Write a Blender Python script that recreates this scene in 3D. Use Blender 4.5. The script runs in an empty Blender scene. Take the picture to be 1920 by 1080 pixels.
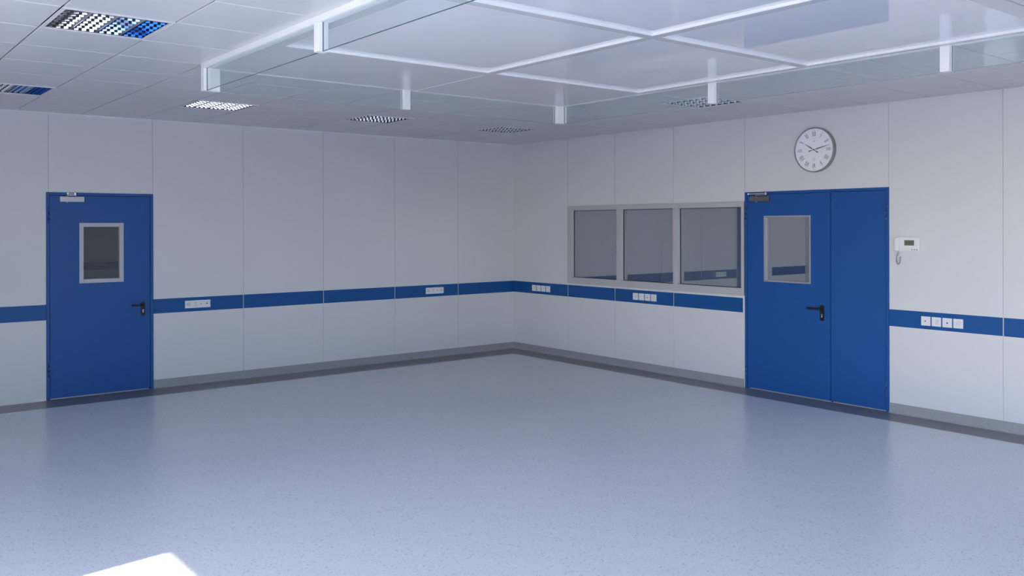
import bpy, bmesh, math, random
from mathutils import Matrix, Vector
random.seed(4)
PI = math.pi
COL = bpy.context.scene.collection
SC = bpy.context.scene

# ---------------------------------------------------------------- dimensions
H = 2.912            # ceiling height
XW = -10.0           # inner face of the outer (window) wall
YB = -13.2           # inner face of the back wall
WT = 0.10            # partition thickness
ST0, ST1 = 0.810, 0.967   # blue band
BB = 0.092           # skirting height
XS = [-9.06, -8.05, -7.04, -6.027, -5.007, -3.995, -2.985, -1.972, -0.971]     # panel joints on the left wall
US = [1.160, 2.038, 3.000, 4.008, 5.639, 6.655, 7.67, 8.68, 9.69, 10.7, 11.71, 12.72]  # joints on the right wall (u = -y)

# ---------------------------------------------------------------- materials
def srgb(r, g, b):
    f = lambda c: (c / 255) / 12.92 if c / 255 <= 0.04045 else ((c / 255 + 0.055) / 1.055) ** 2.4
    return (f(r), f(g), f(b), 1)

def mat(name, col, rough=0.5, metal=0.0, spec=0.5, var=0.0, scale=8.0, bump=0.0, bscale=200.0):
    m = bpy.data.materials.new(name); m.use_nodes = True
    nt = m.node_tree; b = nt.nodes['Principled BSDF']
    b.inputs['Base Color'].default_value = (*col[:3], 1)
    b.inputs['Roughness'].default_value = rough
    b.inputs['Metallic'].default_value = metal
    b.inputs['Specular IOR Level'].default_value = spec
    tc = nt.nodes.new('ShaderNodeTexCoord')
    if var > 0:
        n = nt.nodes.new('ShaderNodeTexNoise'); n.inputs['Scale'].default_value = scale; n.inputs['Detail'].default_value = 3
        mx = nt.nodes.new('ShaderNodeMix'); mx.data_type = 'RGBA'
        mx.inputs[6].default_value = (*[c * (1 - var) for c in col[:3]], 1)
        mx.inputs[7].default_value = (*[min(1, c * (1 + var)) for c in col[:3]], 1)
        nt.links.new(tc.outputs['Object'], n.inputs['Vector'])
        nt.links.new(n.outputs['Fac'], mx.inputs[0]); nt.links.new(mx.outputs[2], b.inputs['Base Color'])
    if bump > 0:
        n2 = nt.nodes.new('ShaderNodeTexNoise'); n2.inputs['Scale'].default_value = bscale; n2.inputs['Detail'].default_value = 2
        bp = nt.nodes.new('ShaderNodeBump'); bp.inputs['Strength'].default_value = bump; bp.inputs['Distance'].default_value = 0.001
        nt.links.new(tc.outputs['Object'], n2.inputs['Vector'])
        nt.links.new(n2.outputs['Fac'], bp.inputs['Height']); nt.links.new(bp.outputs['Normal'], b.inputs['Normal'])
    return m

def vinyl(name, base, dark, light, rough, fleck=0.12):
    """speckled sheet vinyl"""
    m = bpy.data.materials.new(name); m.use_nodes = True
    nt = m.node_tree; b = nt.nodes['Principled BSDF']
    tc = nt.nodes.new('ShaderNodeTexCoord')
    prev = None
    v1 = nt.nodes.new('ShaderNodeTexVoronoi'); v1.inputs['Scale'].default_value = 170
    v2 = nt.nodes.new('ShaderNodeTexVoronoi'); v2.inputs['Scale'].default_value = 105
    n = nt.nodes.new('ShaderNodeTexNoise'); n.inputs['Scale'].default_value = 3.0
    for x in (v1, v2, n): nt.links.new(tc.outputs['Object'], x.inputs['Vector'])
    def sep(v, lo, hi):
        s = nt.nodes.new('ShaderNodeSeparateColor'); nt.links.new(v.outputs['Color'], s.inputs[0])
        mr = nt.nodes.new('ShaderNodeMapRange'); mr.inputs[1].default_value = lo; mr.inputs[2].default_value = hi
        nt.links.new(s.outputs[0], mr.inputs[0]); return mr.outputs[0]
    def mixc(fac, a, bcol, k=1.0):
        x = nt.nodes.new('ShaderNodeMix'); x.data_type = 'RGBA'
        mu = nt.nodes.new('ShaderNodeMath'); mu.operation = 'MULTIPLY'; mu.inputs[1].default_value = k
        nt.links.new(fac, mu.inputs[0]); nt.links.new(mu.outputs[0], x.inputs[0])
        if isinstance(a, tuple): x.inputs[6].default_value = a
        else: nt.links.new(a, x.inputs[6])
        x.inputs[7].default_value = bcol
        return x.outputs[2]
    c = mixc(sep(v1, 0.0, 1.0), (*[q * 0.93 for q in base[:3]], 1), (*[min(1, q * 1.07) for q in base[:3]], 1))
    c = mixc(sep(v2, 0.94, 0.96), c, dark, 0.5)
    c = mixc(sep(v1, 0.94, 0.96), c, dark, 0.35)
    c = mixc(sep(v1, 0.06, 0.03), c, light, 0.45)
    nt.links.new(c, b.inputs['Base Color'])
    b.inputs['Roughness'].default_value = rough
    b.inputs['Specular IOR Level'].default_value = 0.27
    return m

def pane(name, tint, ior=1.5, rough=0.0, haze=0.0):
    """thin architectural glass: tinted see-through with Fresnel reflection"""
    m = bpy.data.materials.new(name); m.use_nodes = True
    nt = m.node_tree; nt.nodes.clear()
    out = nt.nodes.new('ShaderNodeOutputMaterial')
    mx = nt.nodes.new('ShaderNodeMixShader'); tr = nt.nodes.new('ShaderNodeBsdfTransparent'); gl = nt.nodes.new('ShaderNodeBsdfGlossy')
    fr = nt.nodes.new('ShaderNodeFresnel'); fr.inputs['IOR'].default_value = ior
    tr.inputs['Color'].default_value = tint; gl.inputs['Roughness'].default_value = rough; gl.inputs['Color'].default_value = (0.95, 0.97, 0.97, 1)
    # Fresnel for the outside of each face; from within, the same angle law
    gm = nt.nodes.new('ShaderNodeNewGeometry'); nm = nt.nodes.new('ShaderNodeMapRange')
    nt.links.new(gm.outputs['Backfacing'], nm.inputs[0]); nm.inputs[3].default_value = ior; nm.inputs[4].default_value = 1 / ior
    nt.links.new(nm.outputs[0], fr.inputs['IOR'])
    nt.links.new(fr.outputs[0], mx.inputs[0]); nt.links.new(tr.outputs[0], mx.inputs[1]); nt.links.new(gl.outputs[0], mx.inputs[2])
    if haze > 0:
        df = nt.nodes.new('ShaderNodeBsdfDiffuse'); df.inputs[0].default_value = (0.62, 0.63, 0.65, 1)
        m2 = nt.nodes.new('ShaderNodeMixShader'); m2.inputs[0].default_value = haze
        nt.links.new(mx.outputs[0], m2.inputs[1]); nt.links.new(df.outputs[0], m2.inputs[2]); nt.links.new(m2.outputs[0], out.inputs[0])
    else: nt.links.new(mx.outputs[0], out.inputs[0])
    return m

M = {}
M['wall'] = mat('wall_panel', (0.70, 0.69, 0.70), 0.42, var=0.012, scale=1.5, bump=0.04, bscale=60)
M['joint'] = mat('joint_profile', (0.58, 0.58, 0.60), 0.35)
M['jointdark'] = mat('joint_gap', (0.10, 0.10, 0.11), 0.6)
M['blueband'] = mat('blue_band', (0.008, 0.086, 0.29), 0.40, spec=0.30, var=0.03, scale=20)
M['bluedoor'] = mat('blue_door_paint', (0.010, 0.082, 0.30), 0.42, spec=0.38, var=0.02, scale=6, bump=0.05, bscale=400)
M['bluehinge'] = mat('blue_hinge_paint', (0.045, 0.135, 0.36), 0.3)
M['gasket'] = mat('door_gasket', (0.006, 0.012, 0.03), 0.7)
M['tile'] = mat('ceiling_tile', (0.66, 0.66, 0.67), 0.30, bump=0.06, bscale=30, spec=0.5)
M['tilegap'] = mat('ceiling_gap', (0.05, 0.05, 0.055), 0.6)
M['tilebar'] = mat('ceiling_cross_bar', (0.75, 0.75, 0.76), 0.4)
M['floor'] = vinyl('speckled_vinyl', (0.715, 0.733, 0.768, 1), (0.39, 0.42, 0.50, 1), (0.72, 0.73, 0.75, 1), 0.24)
M['border'] = vinyl('dark_vinyl', (0.205, 0.206, 0.215, 1), (0.05, 0.05, 0.06, 1), (0.2, 0.2, 0.21, 1), 0.30)
M['skirt'] = vinyl('grey_skirting_vinyl', (0.34, 0.342, 0.35, 1), (0.24, 0.24, 0.25, 1), (0.44, 0.44, 0.45, 1), 0.38)
M['thintrim'] = mat('satin_trim', (0.34, 0.34, 0.36), 0.38)
M['alu'] = mat('brushed_aluminium', (0.55, 0.55, 0.57), 0.34, metal=0.6, bump=0.05, bscale=300)
M['winframe'] = mat('grey_window_frame', (0.50, 0.49, 0.50), 0.42)
M['closer'] = mat('silver_closer', (0.50, 0.51, 0.54), 0.40, metal=0.3)
M['closerdark'] = mat('grey_closer', (0.12, 0.115, 0.125), 0.40)
M['steel'] = mat('bright_steel', (0.72, 0.73, 0.75), 0.2, metal=1.0)
M['doortrim'] = mat('door_window_trim', (0.50, 0.51, 0.54), 0.40)
M['black'] = mat('black_handle', (0.012, 0.012, 0.013), 0.3)
M['white'] = mat('white_plastic', (0.80, 0.80, 0.81), 0.32)
M['whiteinset'] = mat('white_plastic_inset', (0.66, 0.66, 0.68), 0.35)
M['socketdark'] = mat('socket_hole', (0.02, 0.02, 0.025), 0.5)
M['greyplug'] = mat('grey_port', (0.22, 0.24, 0.27), 0.4)
M['lcd'] = mat('lcd_screen', (0.16, 0.16, 0.10), 0.25, spec=0.3)
M['cord'] = mat('grey_cord', (0.34, 0.35, 0.38), 0.5)
M['clockrim'] = mat('clock_rim', (0.27, 0.275, 0.30), 0.35)
M['dial'] = mat('clock_dial', (0.90, 0.90, 0.92), 0.45)
M['ink'] = mat('clock_ink', (0.19, 0.19, 0.22), 0.5)
M['faint'] = mat('clock_faint_ink', (0.58, 0.58, 0.61), 0.5)
M['canopyframe'] = mat('white_canopy_profile', (0.90, 0.89, 0.89), 0.38)
M['band'] = mat('canopy_satin_panel', (0.65, 0.65, 0.67), 0.14, spec=0.5)
M['gloss'] = mat('canopy_gloss_panel', (0.83, 0.83, 0.86), 0.012, spec=0.5)
M['skirtglass'] = pane('clear_skirt_glass', (0.965, 0.985, 0.985, 1))
M['glassedge'] = mat('green_glass_edge', (0.03, 0.10, 0.11), 0.15)
M['glassedgepale'] = mat('pale_glass_edge', (0.30, 0.36, 0.38), 0.2)
M['inglass'] = pane('interior_window_glass', (0.77, 0.79, 0.81, 1), haze=0.08)
M['doorglass'] = pane('door_window_glass', (0.84, 0.85, 0.86, 1), haze=0.035)
M['outglass'] = pane('outer_window_glass', (0.96, 0.98, 0.98, 1))
M['mirror'] = mat('mirror_reflector', (0.90, 0.91, 0.92), 0.03, metal=1.0)
M['reflection_tint'] = mat('blue_reflection_tint', (0.02, 0.11, 0.46), 0.06, metal=1.0)  # blue reflection put into the mirror colour of the louvre blades
M['reflection_tint_pale'] = mat('pale_blue_reflection_tint', (0.30, 0.45, 0.80), 0.05, metal=1.0)  # paler step of the same blue reflection, also put into the colour
M['reflector'] = mat('reflector_tray', (0.20, 0.20, 0.21), 0.22, metal=0.9)
M['tube'] = mat('fluorescent_tube', (0.20, 0.21, 0.23), 0.18)
M['cap'] = mat('tube_end_cap', (0.15, 0.15, 0.16), 0.3, metal=0.6)
M['lightframe'] = mat('light_frame', (0.72, 0.71, 0.72), 0.35)
M['concrete'] = mat('outside_paving', (0.62, 0.61, 0.59), 0.9, var=0.1, scale=0.5)
M['grass'] = mat('outside_wall', (0.6, 0.6, 0.58), 0.9)

def added_blind():
    m = bpy.data.materials.new('added_translucent_blind'); m.use_nodes = True
    nt = m.node_tree; nt.nodes.clear()
    o = nt.nodes.new('ShaderNodeOutputMaterial'); a = nt.nodes.new('ShaderNodeAddShader')
    t = nt.nodes.new('ShaderNodeBsdfTranslucent'); d = nt.nodes.new('ShaderNodeBsdfDiffuse')
    t.inputs[0].default_value = (0.5, 0.52, 0.54, 1); d.inputs[0].default_value = (0.4, 0.4, 0.4, 1)
    nt.links.new(t.outputs[0], a.inputs[0]); nt.links.new(d.outputs[0], a.inputs[1]); nt.links.new(a.outputs[0], o.inputs[0])
    return m
M['added_blind'] = added_blind()

# ---------------------------------------------------------------- mesh helpers
class MB:
    """collects shapes into one bmesh; several material slots allowed"""
    def __init__(self): self.bm = bmesh.new(); self.mats = []
    def slot(self, m):
        if m is None: return 0
        if m not in self.mats: self.mats.append(m)
        return self.mats.index(m)
    def _fin(self, ret, m, bevel=0, seg=2):
        vs = [v for v in ret if isinstance(v, bmesh.types.BMVert)]
        fs = list({f for v in vs for f in v.link_faces})
        s = self.slot(m)
        for f in fs: f.material_index = s
        if bevel > 0:
            es = list({e for v in vs for e in v.link_edges})
            r = bmesh.ops.bevel(self.bm, geom=es, offset=bevel, segments=seg, affect='EDGES', profile=0.5)
            for f in r['faces']: f.material_index = s
        return self
    def box(self, x0, x1, y0, y1, z0, z1, m=None, bevel=0, seg=2):
        r = bmesh.ops.create_cube(self.bm, size=1.0)
        sx, sy, sz = abs(x1 - x0), abs(y1 - y0), abs(z1 - z0)
        for v in r['verts']:
            v.co = Vector(((x0 + x1) / 2 + v.co.x * sx, (y0 + y1) / 2 + v.co.y * sy, (z0 + z1) / 2 + v.co.z * sz))
        return self._fin(r['verts'], m, bevel, seg)
    def obox(self, c, size, rot, m=None, bevel=0):
        r = bmesh.ops.create_cube(self.bm, size=1.0)
        for v in r['verts']:
            v.co = rot @ Vector((v.co.x * size[0], v.co.y * size[1], v.co.z * size[2])) + Vector(c)
        return self._fin(r['verts'], m, bevel)
    def cyl(self, p0, p1, r0, m=None, r1=None, seg=24, bevel=0):
        p0, p1 = Vector(p0), Vector(p1); d = p1 - p0
        r = bmesh.ops.create_cone(self.bm, cap_ends=True, segments=seg, radius1=r0, radius2=r0 if r1 is None else r1, depth=d.length)
        q = d.to_track_quat('Z', 'Y').to_matrix()
        for v in r['verts']: v.co = q @ v.co + (p0 + p1) / 2
        fs = list({f for v in r['verts'] for f in v.link_faces})
        s = self.slot(m)
        for f in fs:
            f.material_index = s
            if len(f.verts) == 4: f.smooth = True
        if bevel:
            es = [e for e in {e for v in r['verts'] for e in v.link_edges} if any(len(f.verts) > 4 for f in e.link_faces)]
            bmesh.ops.bevel(self.bm, geom=es, offset=bevel, segments=2, affect='EDGES', profile=0.5)
        return self
    def prism(self, pts, y0, y1, m=None, bevel=0):
        """polygon in local x,z extruded along y"""
        a = [self.bm.verts.new((x, y0, z)) for x, z in pts]; b = [self.bm.verts.new((x, y1, z)) for x, z in pts]
        s = self.slot(m); fs = [self.bm.faces.new(a), self.bm.faces.new(b[::-1])]
        n = len(pts)
        for i in range(n): fs.append(self.bm.faces.new((a[i], b[i], b[(i + 1) % n], a[(i + 1) % n])))
        for f in fs: f.material_index = s
        if bevel:
            r = bmesh.ops.bevel(self.bm, geom=list({e for f in fs[:2] for e in f.edges}), offset=bevel, segments=2, affect='EDGES', profile=0.5)
            for f in r['faces']: f.material_index = s
        return self
    def tube(self, pts, rad, m=None, seg=10):
        s = self.slot(m); rings = []
        pts = [Vector(p) for p in pts]
        for i, p in enumerate(pts):
            d = (pts[min(i + 1, len(pts) - 1)] - pts[max(i - 1, 0)]).normalized()
            q = d.to_track_quat('Z', 'Y').to_matrix()
            r = rad[i] if isinstance(rad, (list, tuple)) else rad
            rings.append([self.bm.verts.new(p + q @ Vector((r * math.cos(2 * PI * k / seg), r * math.sin(2 * PI * k / seg), 0))) for k in range(seg)])
        # align rings to keep them from twisting
        for a, b in zip(rings, rings[1:]):
            best = min(range(seg), key=lambda k: (b[k].co - a[0].co).length)
            b[:] = b[best:] + b[:best]
            for k in range(seg):
                f = self.bm.faces.new((a[k], a[(k + 1) % seg], b[(k + 1) % seg], b[k])); f.smooth = True; f.material_index = s
        for r in (rings[0], rings[-1]):
            f = self.bm.faces.new(r); f.material_index = s
        return self
    def build(self, name, m=None, parent=None, loc=None, rotz=None):
        bmesh.ops.recalc_face_normals(self.bm, faces=self.bm.faces[:])
        me = bpy.data.meshes.new(name); self.bm.to_mesh(me); self.bm.free()
        ms = self.mats if self.mats and self.mats[0] is not None else [m]
        for x in ms: me.materials.append(x)
        o = bpy.data.objects.new(name, me); COL.objects.link(o)
        if parent: o.parent = parent
        if loc: o.location = loc
        if rotz is not None: o.rotation_euler = (0, 0, rotz)
        return o

def empty(name, loc=(0, 0, 0), rotz=0.0):
    o = bpy.data.objects.new(name, None); COL.objects.link(o)
    o.location = loc; o.rotation_euler = (0, 0, rotz); o.empty_display_size = 0.1
    return o
def tag(o, label=None, cat=None, group=None, kind=None):
    if label: o['label'] = label
    if cat: o['category'] = cat
    if group: o['group'] = group
    if kind: o['kind'] = kind
    return o
def struct(o, label=None):
    o['kind'] = 'structure'
    if label: o['label'] = label
    return o
def copy_tree(o, parent=None):
    c = o.copy(); COL.objects.link(c); c.parent = parent
    for ch in o.children: copy_tree(ch, c)
    return c
LEFT = 0.0           # local frame on the left wall: x right, y into the wall
RIGHT = -PI / 2      # local frame on the right wall: local x = world -y, local y = world +x

# ---------------------------------------------------------------- walls of upright panels
def panel_wall(name, length0, length1, joints, holes, rotz, loc, label, zt=H, face_t=0.02):
    """wall in local frame: x along, y into wall.  holes: (x0,x1,z0,z1).  Panels with recessed joint profiles."""
    mb = MB()
    edges = [length0] + sorted(joints) + [length1]
    g = 0.0035
    def seg(x0, x1, z0, z1):
        # split a panel rectangle round the holes
        rects = [(x0, x1, z0, z1)]
        for hx0, hx1, hz0, hz1 in holes:
            new = []
            for a, b, c, d in rects:
                if hx1 <= a or hx0 >= b or hz1 <= c or hz0 >= d: new.append((a, b, c, d)); continue
                if a < hx0: new.append((a, hx0, c, d))
                if hx1 < b: new.append((hx1, b, c, d))
                m0, m1 = max(a, hx0), min(b, hx1)
                if c < hz0: new.append((m0, m1, c, hz0))
                if hz1 < d: new.append((m0, m1, hz1, d))
            rects = new
        return rects
    for a, b in zip(edges, edges[1:]):
        for r in seg(a + (0 if a == length0 else g), b - (0 if b == length1 else g), 0, zt):
            if r[1] - r[0] > 0.002 and r[3] - r[2] > 0.002:
                mb.box(r[0], r[1], 0.0, face_t, r[2], r[3], M['wall'])
    # recessed profile and core behind the faces
    for r in seg(length0, length1, 0, zt):
        mb.box(r[0], r[1], 0.005, WT, r[2], r[3], M['joint'])
    o = mb.build(name, loc=loc, rotz=rotz)
    return struct(o, label)

D1 = (-6.049, -5.003, 0.0, 2.106)          # left door opening in x
D2 = (4.013, 5.640, 0.0, 2.112)            # double door opening in u
W1 = (1.163, 4.003, 0.995, 2.012)          # interior window in u
SKX = 7.40                                  # the left wall line runs on behind the right wall (next room)
panel_wall('wall_left', XW, 0.0, XS, [D1], LEFT, (0, 0, 0), 'pale grey clean room panel wall with the single blue door')
panel_wall('wall_right', 0.0, -YB, US, [D2, W1], RIGHT, (0, 0, 0), 'pale grey panel wall with interior window and double blue door')

# blue band: one flush strip per panel so that the joint profiles show between
def band(name, edges, gaps, rotz, loc):
    mb = MB(); g = 0.0045
    for a, b in zip(edges, edges[1:]):
        rs = [(a, b)]
        for g0, g1 in gaps:
            n = []
            for x, y in rs:
                if g1 <= x or g0 >= y: n.append((x, y)); continue
                if x < g0: n.append((x, g0 + g))
                if g1 < y: n.append((g1 - g, y))
            rs = n
        for x, y in rs:
            if y - x > 0.03: mb.box(x + g, y - g, -0.0015, 0.004, ST0, ST1, M['blueband'], 0.0006, 1)
    return struct(mb.build(name, loc=loc, rotz=rotz), 'blue protective band set in the wall at waist height')
band('trim_1', [XW] + XS + [-0.0], [(D1[0], D1[1])], LEFT, (0, 0, 0))
band('trim_2', [0.0] + US[:3] + [3.985], [], RIGHT, (0, 0, 0))
band('trim_3', [5.636] + US[5:] + [-YB], [], RIGHT, (0, 0, 0))
# the band closes round the corner in a small cove
mb = MB()
pts = [(-0.0055, -0.0015), (-0.0015, -0.0015), (-0.0015, -0.0055), (-0.012, -0.0055), (-0.0055, -0.012)]
mb.box(-0.006, -0.0005, -0.006, -0.0005, ST0, ST1, M['blueband'])
struct(mb.build('trim_4'), 'corner piece of the blue wall band')

# skirting: coved vinyl running up the wall
def skirting(name, runs, rotz, m):
    mb = MB()
    for x0, x1 in runs:
        prof = [(-0.0025, BB), (0.002, BB), (0.002, 0.0), (-0.026, 0.0), (-0.019, 0.0035), (-0.0125, 0.009), (-0.0075, 0.016), (-0.004, 0.026)]
        s = mb.slot(m)
        a = [mb.bm.verts.new((x0, y, z)) for y, z in prof]; b = [mb.bm.verts.new((x1, y, z)) for y, z in prof]
        fs = [mb.bm.faces.new(a), mb.bm.faces.new(b[::-1])]
        for i in range(len(prof)):
            f = mb.bm.faces.new((a[i], b[i], b[(i + 1) % len(prof)], a[(i + 1) % len(prof)])); fs.append(f)
            if i >= 4 or i == 3: f.smooth = False
        for f in fs: f.material_index = s
    return struct(mb.build(name, rotz=rotz), 'coved vinyl skirting at the foot of the wall')
skirting('baseboard_left', [(D1[1] + 0.002, -0.001)], LEFT, M['skirt'])
skirting('baseboard_left_end', [(XW, D1[0] - 0.002)], LEFT, M['wall'])
skirting('baseboard_right', [(0.001, D2[0] - 0.02), (D2[1] + 0.002, -YB)], RIGHT, M['skirt'])

# floor with darker border
BD = 0.432
mb = MB(); mb.box(XW, -0.35, YB, -BD, -0.02, 0.0, M['floor'])
struct(mb.build('floor'), 'pale blue grey speckled vinyl floor')
mb = MB()
mb.box(XW, 0.0, -BD, 0.0, -0.02, 0.0, M['border']); mb.box(-0.35, 0.0, YB, -BD, -0.02, 0.0, M['border'])
struct(mb.build('trim_5'), 'dark grey vinyl border along the walls')

# ---------------------------------------------------------------- ceiling of square tiles
XL = [-6.90 + 0.585 * k for k in range(-6, 12)]     # joints running along y
YL = [-(0.603 * k + 0.015) for k in range(0, 23)]     # joints running along x
YL[0] = -0.0
XL = [x for x in XL if x > XW + 0.05] ; XL = [XW] + XL + [0.0]
YL = [y for y in YL if y > YB + 0.05] + [YB]
fix_cols = [XL.index(min(XL, key=lambda x: abs(x - t))) for t in (-6.90, -5.145, -3.39, -1.635)]
fixtures = [(c, 2) for c in fix_cols] + [(fix_cols[0], 7), (fix_cols[3], 7)]
mb = MB(); GP = 0.0045
for i in range(len(XL) - 1):
    for j in range(len(YL) - 1):
        if (i, j) in fixtures: continue
        mb.box(XL[i] + GP, XL[i + 1] - GP, YL[j + 1] + GP, YL[j] - GP, H, H + 0.02, M['tile'], 0.0028, 1)
# backing above the tiles, with recess holes over the fittings
for i in range(len(XL) - 1):
    for j in range(len(YL) - 1):
        if (i, j) in fixtures:
            mb.box(XL[i] - 0.004, XL[i + 1] + 0.004, YL[j + 1] - 0.004, YL[j] + 0.004, H + 0.11, H + 0.12, M['tilegap'])
            for a, b, c, d in ((XL[i] - 0.006, XL[i] - 0.001, YL[j + 1], YL[j]), (XL[i + 1] + 0.001, XL[i + 1] + 0.006, YL[j + 1], YL[j]),
                               (XL[i], XL[i + 1], YL[j] + 0.001, YL[j] + 0.006), (XL[i], XL[i + 1], YL[j + 1] - 0.006, YL[j + 1] - 0.001)):
                mb.box(a, b, c, d, H + 0.018, H + 0.12, M['tilegap'])
        else:
            mb.box(XL[i], XL[i + 1], YL[j + 1], YL[j], H + 0.018, H + 0.03, M['tilegap'])
struct(mb.build('ceiling'), 'suspended ceiling of square pale metal tiles')

# ---------------------------------------------------------------- recessed ceiling lights
def build_light(reflection_tint):
    W, D = 0.585, 0.603
    t = empty('ceiling_light')
    f = MB(); r = 0.021; e = 0.0022
    # flange ring, a little below the tiles
    f.box(-W/2 + e, W/2 - e, -D/2 + e, -D/2 + r, -0.006, 0.004, M['lightframe'], 0.001, 1)
    f.box(-W/2 + e, W/2 - e, D/2 - r, D/2 - e, -0.006, 0.004, M['lightframe'], 0.001, 1)
    f.box(-W/2 + e, -W/2 + r, -D/2 + r, D/2 - r, -0.006, 0.004, M['lightframe'], 0.001, 1)
    f.box(W/2 - r, W/2 - e, -D/2 + r, D/2 - r, -0.006, 0.004, M['lightframe'], 0.001, 1)
    f.build('frame', parent=t)
    h = MB(); a = W/2 - 0.015; b = D/2 - 0.015
    h.box(-a, a, -b, b, 0.072, 0.078, M['reflector'])
    for q in ((-a, -a + 0.003, -b, b), (a - 0.003, a, -b, b), (-a, a, -b, -b + 0.003), (-a, a, b - 0.003, b)):
        h.box(*q, 0.004, 0.078, M['reflector'])
    h.build('tray', parent=t)
    # four lamp lanes: staggered little mirror blades, a tube at the near side of each lane
    lane = 2 * a / 4
    for L in range(4):
        lx = -a + lane * L
        m = MB()
        nrow, ncol = 8, 5
        for ri in range(nrow):
            y = -b + 0.045 + ri * (2 * b - 0.06) / (nrow - 1)
            for ci in range(ncol):
                if ci % 2: continue
                cx = lx + 0.028 + (ci + 0.5) * (lane - 0.034) / ncol
                w = (lane - 0.034) / ncol
                pitch = 0.17 if reflection_tint != 'dim' else 0.55
                rot = Matrix.Rotation(math.radians(-34 if L else -28), 3, 'Z') @ Matrix.Rotation(pitch, 3, 'X')
                m.obox((cx, y, 0.012), (w * (0.95 if reflection_tint == 'plain' else 1.12), 0.0012, 0.0105 if reflection_tint == 'plain' else 0.0150), rot, M['mirror'] if L < 2 or reflection_tint != 'reflection_tint' else (M['reflection_tint'] if L == 3 else M['reflection_tint_pale']))
        # carrying rails that tie the blades together
        for ri in range(nrow):
            y = -b + 0.045 + ri * (2 * b - 0.06) / (nrow - 1)
            m.box(lx + 0.026, lx + lane - 0.004, y + 0.003, y + 0.0042, 0.0225, 0.0245, M['reflector'])
        m.box(lx + 0.0255, lx + 0.0265, -b + 0.01, b - 0.01, 0.022, 0.025, M['reflector']); m.box(lx + lane - 0.0045, lx + lane - 0.0035, -b + 0.01, b - 0.01, 0.022, 0.025, M['reflector'])
        m.build('mirror_louvre', parent=t)
        c = MB()
        c.cyl((lx + 0.013, -b + 0.012, 0.022), (lx + 0.013, b - 0.012, 0.022), 0.0125, M['tube'], seg=20)
        tb = c.build('lamp_tube', parent=t)
        for s in (-1, 1):
            c = MB(); c.cyl((lx + 0.013, s * (b - 0.014), 0.022), (lx + 0.013, s * (b - 0.004), 0.022), 0.0134, M['cap'], seg=20)
            c.build('end_cap', parent=tb)
    return t
labels = {
    (0, 2): 'square recessed louvre light cut by the left edge above the single door',
    (1, 2): 'square louvre light in the far row, first beyond the left canopy corner post',
    (2, 2): 'square louvre light in the far row below the middle back canopy post',
    (3, 2): 'square louvre light in the far row, nearest the room corner',
    (0, 7): 'large near square louvre light with four grey tubes at upper left',
    (3, 7): 'square louvre light seen through the right glass skirt of the canopy',
}
protoL = {}
for (ci, rj) in fixtures:
    reflection_tint = 'reflection_tint' if ci == fix_cols[0] else ('dim' if ci == fix_cols[3] else 'plain')
    if reflection_tint not in protoL: protoL[reflection_tint] = o = build_light(reflection_tint)
    else: o = copy_tree(protoL[reflection_tint])
    o.location = ((XL[ci] + XL[ci + 1]) / 2, (YL[rj] + YL[rj + 1]) / 2, H)
    tag(o, labels[(fix_cols.index(ci), rj)], 'ceiling light', 'square recessed ceiling lights')

# ---------------------------------------------------------------- glass skirted canopy under the ceiling
ZR = H - 0.038           # underside of rail and bands
ZP = 2.714               # underside of posts and glass
CX0, CX1, CY1, CY0 = -5.762, -2.340, -3.660, -9.06
FX0, FX1, FY1, FY0 = -5.622, -2.458, -4.762, -7.915
canopy = empty('airflow_canopy', ((CX0 + CX1) / 2, (CY0 + CY1) / 2, H))
tag(canopy, 'white framed airflow canopy with short glass skirts hung from the ceiling', 'ceiling canopy')
O = Vector(canopy.location)
def cb(mb, x0, x1, y0, y1, z0, z1, m, bev=0.0):
    mb.box(x0 - O.x, x1 - O.x, y0 - O.y, y1 - O.y, z0 - O.z, z1 - O.z, m, bev, 1)
TT = H - 0.0005
rw = 0.060
def rail(x0, x1, y0, y1, along):
    """rail with two lips either side of the glass slot, glass 22 mm from the outside"""
    mb = MB()
    cb(mb, x0, x1, y0, y1, ZR + 0.008, TT, M['canopyframe'])
    if along == 'y':
        left = x0 < -4
        s = x0 + 0.022 if left else x1 - 0.022
        cb(mb, x0, s - 0.006, y0, y1, ZR, ZR + 0.008, M['canopyframe'], 0.0008)
        cb(mb, s + 0.006, x1, y0, y1, ZR, ZR + 0.008, M['canopyframe'], 0.0008)
    else:
        s = y1 - 0.022 if y1 > -5 else y0 + 0.022
        cb(mb, x0, x1, y0, s - 0.006, ZR, ZR + 0.008, M['canopyframe'], 0.0008)
        cb(mb, x0, x1, s + 0.006, y1, ZR, ZR + 0.008, M['canopyframe'], 0.0008)
    mb.build('rail', parent=canopy)
rail(CX0, CX0 + rw, CY0, CY1, 'y'); rail(CX1 - rw, CX1, CY0, CY1, 'y')
rail(CX0 + rw, CX1 - rw, CY1 - rw, CY1, 'x'); rail(CX0 + rw, CX1 - rw, CY0, CY0 + rw, 'x')
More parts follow.
